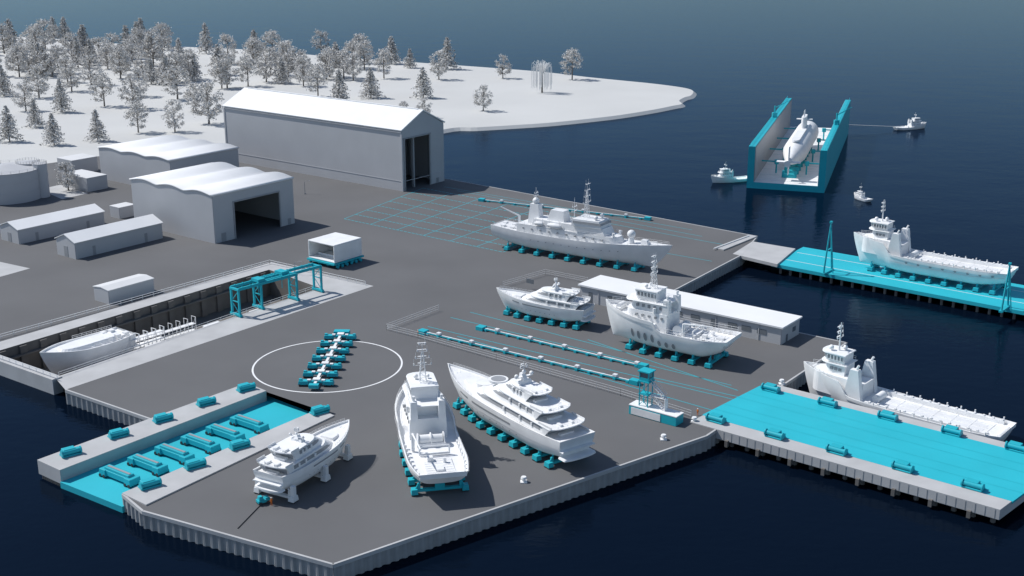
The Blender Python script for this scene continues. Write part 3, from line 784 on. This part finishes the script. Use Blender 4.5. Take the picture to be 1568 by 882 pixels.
def aframe(u,v,vt,z,w=7):
    o=P(u,v,z); h=hgt(o,vt)-z; e=empty('hoist_frame',o,BANG); m=M()
    for y in (-w/2,w/2): m.tube((y,0,0),(0,0,h),.34,.22,n=6)
    m.tube((0,-2,0),(0,0,h*.98),.18,n=6); m.box(0,0,0,w+1.2,1.2,.6); m.box(0,0,h-.4,1.1,.8,.7); m.box(0,0,h*.45,w*.55,.35,.35)
    m.obj('frame',TEAL,e)
aframe(1267,417,340,zt); aframe(1538,474,404,zt)
# ---------------------------------------------------------------- lower right dock
ld=empty('floating_pier')
fl,bl=P(1057,646,.2),P(1176,586,.2); fr=P(1532,781,.2); 
br=bl+(fr-fl)*1.02
def mix(i,j): return fl.lerp(fr,i).lerp(bl.lerp(br,i),j)
M().poly([mix(0,0),mix(1,0),mix(1,1),mix(0,1)],-2.2,.3).obj('pontoon',CONC,ld,.1)
M().poly([mix(-.003,.15),mix(1.003,.15),mix(1.003,.90),mix(-.003,.90)],-.2,.34).obj('deck_paint',TEALD,ld)
m=M()
for j in (.3,.42,.6,.72): m.line(mix(0,j),mix(1,j),.2,.36)
m.obj('deck_rails',TEAL,ld)
m=M()
for i in range(18):
    for j in (.06,.94): p=mix((i+.5)/18,j); m.tube((p.x,p.y,-7),(p.x,p.y,-2.1),.6,n=8)
    if i%2==0: p=mix((i+.5)/18,0)-BD*.2; m.box(p.x,p.y,-3.4,1.0,.8,1.6,BANG)
m.obj('piles',CONCD,ld)
m=M()
for i in range(36):
    p=mix((i+.5)/36,0)-BD*.02; m.box(p.x,p.y,-2.1,.08,.12,2.2,BANG)
m.obj('panel_joints',GREYP,ld)
pa=math.atan2((fr-fl).y,(fr-fl).x)
for u,v in ((1097,645),(1187,669),(1282,693),(1383,719),(1490,747)): winch(P(u,v,.35),pa)
for u,v in ((1181,598),(1268,620),(1360,641),(1458,664),(1556,689)): winch(P(u,v,.35),pa)
# ---------------------------------------------------------------- floating dry dock
fd=empty('floating_dry_dock')
n0=P(1143,287,WZ+.2); n1=P(1262,295,WZ+.2); hw=hgt(n0,224)
fz=WZ+3.0
f0=P(1204,150,hw)
N0=Vector((n0.x,n0.y,0)); N1=Vector((n1.x,n1.y,0)); F0=Vector((f0.x,f0.y,0)); f1=P(1305,152,hw)
F1=(N1+(F0-N0))*.4+Vector((f1.x,f1.y,0))*.6
def g(i,j): return N0.lerp(N1,i).lerp(F0.lerp(F1,i),j)
M().poly([g(0,0),g(1,0),g(1,1),g(0,1)],WZ-1,fz-.05).obj('pontoon',TEAL,fd)
M().poly([g(.09,.002),g(.91,.002),g(.91,.998),g(.09,.998)],fz-.05,fz).obj('deck',WHITE,fd)
m=M()
for i0,i1 in ((0,.085),(.915,1)):
    m.poly([g(i0,0),g(i1,0),g(i1,1),g(i0,1)],fz-.04,hw)
m.obj('side_walls',TEAL,fd)
m=M(); m.poly([g(.086,.006),g(.092,.006),g(.092,.994),g(.086,.994)],fz,hw-.4); m.poly([g(.908,.006),g(.914,.006),g(.914,.994),g(.908,.994)],fz,hw-.4); m.obj('inner_wall_lining',GREYP,fd)
m=M()
for i0 in (.02,.98):
    m.rail([tuple(g(i0,0))[:2]+(hw,),tuple(g(i0,1))[:2]+(hw,)],1.2,6,.06)
for i0,j0 in ((.042,.55),(.958,.45)):
    p=g(i0,j0); m.box(p.x,p.y,hw,2.4,2.4,2.4); m.tube((p.x,p.y,hw+2.4),(p.x,p.y,hw+6),.4); m.tube((p.x,p.y,hw+5),(p.x+9,p.y+6,hw+8),.3,.15)
m.obj('wall_top_cranes_and_railing',TEAL,fd)
m=M()
for k in range(4):
    for s0,s1 in ((.10,.3),(.90,.7)):
        a=g(s0,.15+.2*k);b=g(s1,.15+.2*k); m.beam(a,b,.5,fz+5.3,fz+5.9); m.tube((b.x,b.y,fz),(b.x,b.y,fz+5.9),.4); m.box(b.x,b.y,fz+4.4,1.8,1.8,2.0)
for k in range(12):
    a=g(.1,.04+.08*k); b=g(.9,.04+.08*k)
    m.line(a,b,.2,fz+.02)
m.obj('breast_shores',TEAL,fd)
a=g(.50,.03); b=g(.52,.66); d=b-a; LS=d.length
sb=empty('submarine',(a.x,a.y,fz+2.8),math.atan2(d.y,d.x))
m=M(); r=5.9; nr=20; ns=30; vs=[]
for i in range(ns+1):
    t=i/ns
    rr=r*(min(1,(t/.30))**.75 if t<.30 else (1 if t<.85 else math.sqrt(max(0,1-((t-.85)/.15)**2))))
    for j in range(nr):
        q_=2*math.pi*j/nr; vs.append((t*LS,rr*math.cos(q_),r+rr*math.sin(q_)))
m.add(vs,[(i*nr+j,i*nr+(j+1)%nr,(i+1)*nr+(j+1)%nr,(i+1)*nr+j) for i in range(ns) for j in range(nr)],True)
m.tier(LS*.25,LS*.8,r*.7,2*r-.4,2*r+.5,nose=5,tail=5); m.obj('hull',WHITE,sb)
m=M(); m.tier(LS*.60,LS*.72,2.4,2*r,2*r+6,nose=3,tail=2,ra=.6,tap=.1); m.box(LS*.67,0,2*r+4,2.2,8,.35)
for x in (.63,.65,.67): m.tube((LS*x,0,2*r+5),(LS*x,0,2*r+9),.2)
m.box(4,0,r-.15,3.5,11,.35); m.box(4,0,0,3.5,.4,2*r+1.5); m.tube((-1.5,0,r),(0,0,r),1.6,1.0,n=8); m.obj('sail_and_fins',WHITE,sb)
m=M()
for i in range(9):
    x=LS*(.1+.09*i); m.box(x,0,-2.8,2,6,1.8); m.box(x,2.8,-2.8,1.3,1.4,3.2,top=.8); m.box(x,-2.8,-2.8,1.3,1.4,3.2,top=.8)
m.obj('keel_blocks',TEAL,sb)
M().tube(P(1296,191,WZ+4),P(1371,194,WZ+2),.2).obj('tow_rope',WHITE2)
# ---------------------------------------------------------------- dry dock boat
e,L=place('docked_yacht_hull',(66,588),(196,546),-9)
H=Hull(L,12,7.4,1.4,0,.7,.8,1.8,4,1.5,.6,kmid=.45)
gb=empty('body'); gb.parent=e; gb.location=(0,0,.8)
m=M(); H.build(m); m.tier(L*.2,L*.82,7.5,6.7,8.0,nose=L*.22,rf=L*.05,tap=.2); m.tier(L*.05,L*.2,6,6.7,7.5,nose=1.5); 
for i in range(5): m.box(L*(.06+.05*i),(-1)**i*2.5,6.8,1.4,1.6,1.4)
m.obj('hull',WHITE,gb)
m=M(); H.toprail(m,.05,.5,1,8,.05); m.obj('railing',WHITE,gb)
m=M(); m.box(L*.3,0,0,L*.5,3,1.2); m.obj('keel_blocks',TEAL,e)
def scaffold(u,v,L,W,h,z):
    e=empty('scaffolding',P(u,v,z),BANG); m=M(); n=int(L/3)
    for i in range(n+1):
        for y in (0,W): m.tube((i*3,y,0),(i*3,y,h),.1,n=4)
        m.tube((i*3,0,h),(i*3,W,h),.09,n=4)
        if i<n: m.tube((i*3,0,0),(i*3+3,0,h),.06,n=4)
    for k in range(int(h/2.2)+1):
        for y in (0,W): m.tube((0,y,k*2.2),(n*3,y,k*2.2),.09,n=4)
        m.box(n*1.5,W/2,k*2.2,n*3,W*.8,.08)
    m.obj('frame',WHITE,e)
scaffold(150,572,24,2,8,-8.9); scaffold(178,556,30,2,6.6,-8.9)
for u,v in ((802,738),(1016,673),(1197,588),(1063,646)):
    e=empty('bollard',P(u,v,.01)); m=M(); m.tube((0,0,0),(0,0,.9),.4,.35,n=12); m.tube((0,0,.9),(0,0,1.3),.7,.55,n=12); m.box(0,0,0,1.5,1.5,.2); m.obj('post',WHITE,e)
def cart():
    e=empty('tow_tractor',P(403,771),math.radians(35)); m=M(); m.box(0,0,.5,2.6,1.5,.6); m.box(-.6,0,1.1,.9,1.2,.8,top=.8); m.box(.8,0,1.1,.8,1.3,.35); m.tube((.1,0,1.1),(-.1,0,1.9),.05); m.obj('body',TEAL,e,.08)
    w_=M()
    for x in (-.85,.85):
        for y in (-.75,.75): w_.tube((x,y-.12,.4),(x,y+.12,.4),.4,n=12)
    w_.obj('wheels',DARK,e)
cart()
def person(u,v,rot=0,name='worker'):
    e=empty(name,P(u,v,.0),rot)
    J={'pel':(0,0,.95,.15),'che':(0,0,1.35,.17),'nk':(0,0,1.52,.065),'hd':(.02,0,1.66,.10),'top':(.02,0,1.76,.08),
       'lh':(.0,.1,.9,.10),'lk':(.08,.12,.5,.065),'la':(0,.13,.08,.045),'lt':(.18,.14,.04,.04),
       'rh':(.0,-.1,.9,.10),'rk':(.02,-.12,.5,.065),'ra':(-.12,-.13,.08,.045),'rt':(.06,-.14,.04,.04),
       'ls':(0,.2,1.45,.07),'le':(.05,.27,1.17,.05),'lw':(.25,.25,1.02,.035),'lf':(.33,.24,1.0,.03),
       'rs':(0,-.2,1.45,.07),'re':(-.02,-.28,1.17,.05),'rw':(.1,-.28,.92,.035),'rf':(.13,-.28,.83,.03)}
    K=list(J); ed=[('pel','che'),('che','nk'),('nk','hd'),('hd','top'),('pel','lh'),('lh','lk'),('lk','la'),('la','lt'),('pel','rh'),('rh','rk'),('rk','ra'),('ra','rt'),('che','ls'),('ls','le'),('le','lw'),('lw','lf'),('che','rs'),('rs','re'),('re','rw'),('rw','rf')]
    me=bpy.data.meshes.new('figure'); me.from_pydata([J[k][:3] for k in K],[(K.index(a),K.index(b)) for a,b in ed],[])
    o=bpy.data.objects.new('figure',me); scene.collection.objects.link(o); o.parent=e; me.materials.append(ORANGE)
    o.modifiers.new('s','SKIN'); 
    for i,k in enumerate(K): me.skin_vertices[0].data[i].radius=(J[k][3],J[k][3])
    me.skin_vertices[0].data[0].use_root=True
    o.modifiers.new('u','SUBSURF').levels=1
    m=M(); m.sphere((.02,0,1.79),.125,10,.8); m.tube((.02,0,1.76),(.02,0,1.78),.16,n=10); m.obj('helmet',WHITE,e)
person(416,774,2.5); person(1068,636,1.0); person(640,514,.4)
M().tube(P(364,809,.1),P(399,773,.1),.1).obj('tow_cable',DARK)
# ---------------------------------------------------------------- trees
def leafquad(m,c,s,rng,mi):
    a=Vector((rng.uniform(-1,1),rng.uniform(-1,1),rng.uniform(-1,1))).normalized(); b=a.orthogonal().normalized()
    if rng.random()<.5: b=a.cross(b)
    c=Vector(c); a=a*s; b=b*s*.75
    m.add([c-a,c-b*.6,c+a,c+b],[(0,1,2,3)],False,mi)
def conifer_mesh(seed):
    r=random.Random(seed); m=M(); m.tube((0,0,0),(0,0,.96),.02,.004,n=6,mi=2)
    T=15
    for k in range(T):
        t=k/(T-1); z=.14+.82*t; rad=(.38*(1-t)**.8+.03)*r.uniform(.8,1.1); nb=int(11-5*t)
        a0=r.uniform(0,6)
        for b in range(nb):
            if r.random()<.1: continue
            an=a0+2*math.pi*b/nb+r.uniform(-.2,.2); rr=rad*r.uniform(.7,1.15)
            m.tube((0,0,z),(rr*math.cos(an),rr*math.sin(an),z-.25*rr),.004,.001,n=3,mi=2)
            for j in range(7):
                q_=(j+.6)/7; x=rr*q_
                for _ in range(2):
                    leafquad(m,(x*math.cos(an)+r.gauss(0,.016),x*math.sin(an)+r.gauss(0,.016),z-.25*x+r.gauss(0,.014)),r.uniform(.022,.042),r,0 if r.random()<.78 else 1)
    return m.obj('crown_src',[LEAFA,LEAFB,BARK])
def decid_mesh(seed):
    r=random.Random(seed); m=M(); m.tube((0,0,0),(0.01,0,.3),.026,.018,n=7,mi=2); m.tube((.01,0,.3),(0,0,.75),.018,.006,n=6,mi=2)
    for k in range(52):
        t=r.uniform(.0,1); z=.18+.78*t; mx=.38*math.sin(math.pi*min(1,(t*.82+.14)))**.6
        an=r.uniform(0,6.28); rr=mx*math.sqrt(r.uniform(.15,1)); c=(rr*math.cos(an),rr*math.sin(an),z)
        m.tube((0,0,max(.18,z-.18)),c,.006,.002,n=3,mi=2)
        s=r.uniform(.03,.055)
        for j in range(36):
            leafquad(m,(c[0]+r.gauss(0,s),c[1]+r.gauss(0,s),c[2]+r.gauss(0,s*.7)),r.uniform(.017,.032),r,0 if r.random()<.86 else 1)
    return m.obj('crown_src',[LEAFA,LEAFB,BARK])
cs=[conifer_mesh(i) for i in range(3)]; ds=[decid_mesh(i+9) for i in range(3)]
srcs=[o.data for o in cs+ds]
for o in cs+ds: bpy.data.objects.remove(o)
def tree(u,v,px,kind=None):
    zt_=0 if v>260 else -2.2
    p=P(u,v,zt_); s=px*1.06/(F/(p.y*cT+CH*sT))
    k=R.randrange(6) if kind is None else kind*3+R.randrange(3)
    o=bpy.data.objects.new('conifer_tree' if k<3 else 'deciduous_tree',srcs[k]); scene.collection.objects.link(o)
    o.location=p; o.scale=(s*R.uniform(.9,1.15),)*2+(s,); o.rotation_euler=(0,0,R.uniform(0,6.28))
T=[(18,78,46,0),(58,92,50,1),(83,62,34,0),(100,62,34,0),(130,85,44,0),(15,217,52,0),(55,195,42,0),(83,222,46,0),(150,216,46,0),(212,203,46,1),(268,202,46,1),(95,172,48,0),(60,150,48,1),(6,147,44,0),(30,118,48,1),(62,112,44,0),(120,104,44,0),(160,163,48,1),(205,167,50,1),(215,148,42,1),(185,120,46,1),(196,90,48,0),(235,100,52,1),(272,152,48,1),(252,72,34,1),(316,82,44,0),(290,122,44,1),(320,190,62,1),(350,98,44,1),(348,135,50,1),(390,84,36,0),(418,92,42,1),(380,132,44,1),(408,126,42,1),(432,128,38,0),(455,118,42,1),(465,132,44,1),(487,148,46,1),(505,118,42,1),(520,156,46,0),(492,80,32,1),(568,150,44,0),(552,97,42,1),(600,98,40,0),(588,120,42,1),(628,104,28,0),(648,150,44,0),(650,180,28,1),(618,178,22,1),(672,122,42,1),(685,106,46,0),(740,170,38,1),(770,120,34,1),(876,122,44,1),(335,115,44,0),(105,292,44,1),(140,130,44,1),(40,170,40,1),(300,170,40,1),(255,130,42,0),(110,140,40,1)]
for t in T: tree(*t)
for i in range(36):
    u=R.uniform(-40,560); vmin=66+max(0,u)*.06; v=R.uniform(vmin,min(170,vmin+80-u*.06))
    if 345<u<600 and v>135: continue
    tree(u,v,R.uniform(34,44),None if R.random()<.5 else 1)
for i in range(16): tree(R.uniform(-40,300),R.uniform(72,118),R.uniform(34,44))
def willow():
    p=P(830,142,-2.2); e=empty('weeping_willow_tree',p); m=M(); s=50/(F/(p.y*cT+CH*sT)); r=random.Random(3)
    m.tube((0,0,0),(0,0,s*.6),s*.03,s*.012,n=8,mi=1)
    for i in range(60):
        a=r.uniform(0,6.28); rr=s*r.uniform(.14,.34); h=s*r.uniform(.8,1.0); pr=Vector((0,0,s*.55)); lo=s*r.uniform(.08,.3)
        for j in range(1,9):
            t=j/8; x=rr*math.sin(min(1,t*1.6)*math.pi/2); z=s*.55+(h-s*.55)*math.sin(min(1,t*2.2)*math.pi/2) if t<.45 else h-(h-lo)*((t-.45)/.55)**1.2
            q_=Vector((x*math.cos(a),x*math.sin(a),z)); m.tube(pr,q_,.13,.1,n=3)
            for _ in range(2): leafquad(m,q_.lerp(pr,r.random()),s*.012,r,0)
            pr=q_
    m.obj('crown',[WHITE,BARK],e)
willow()
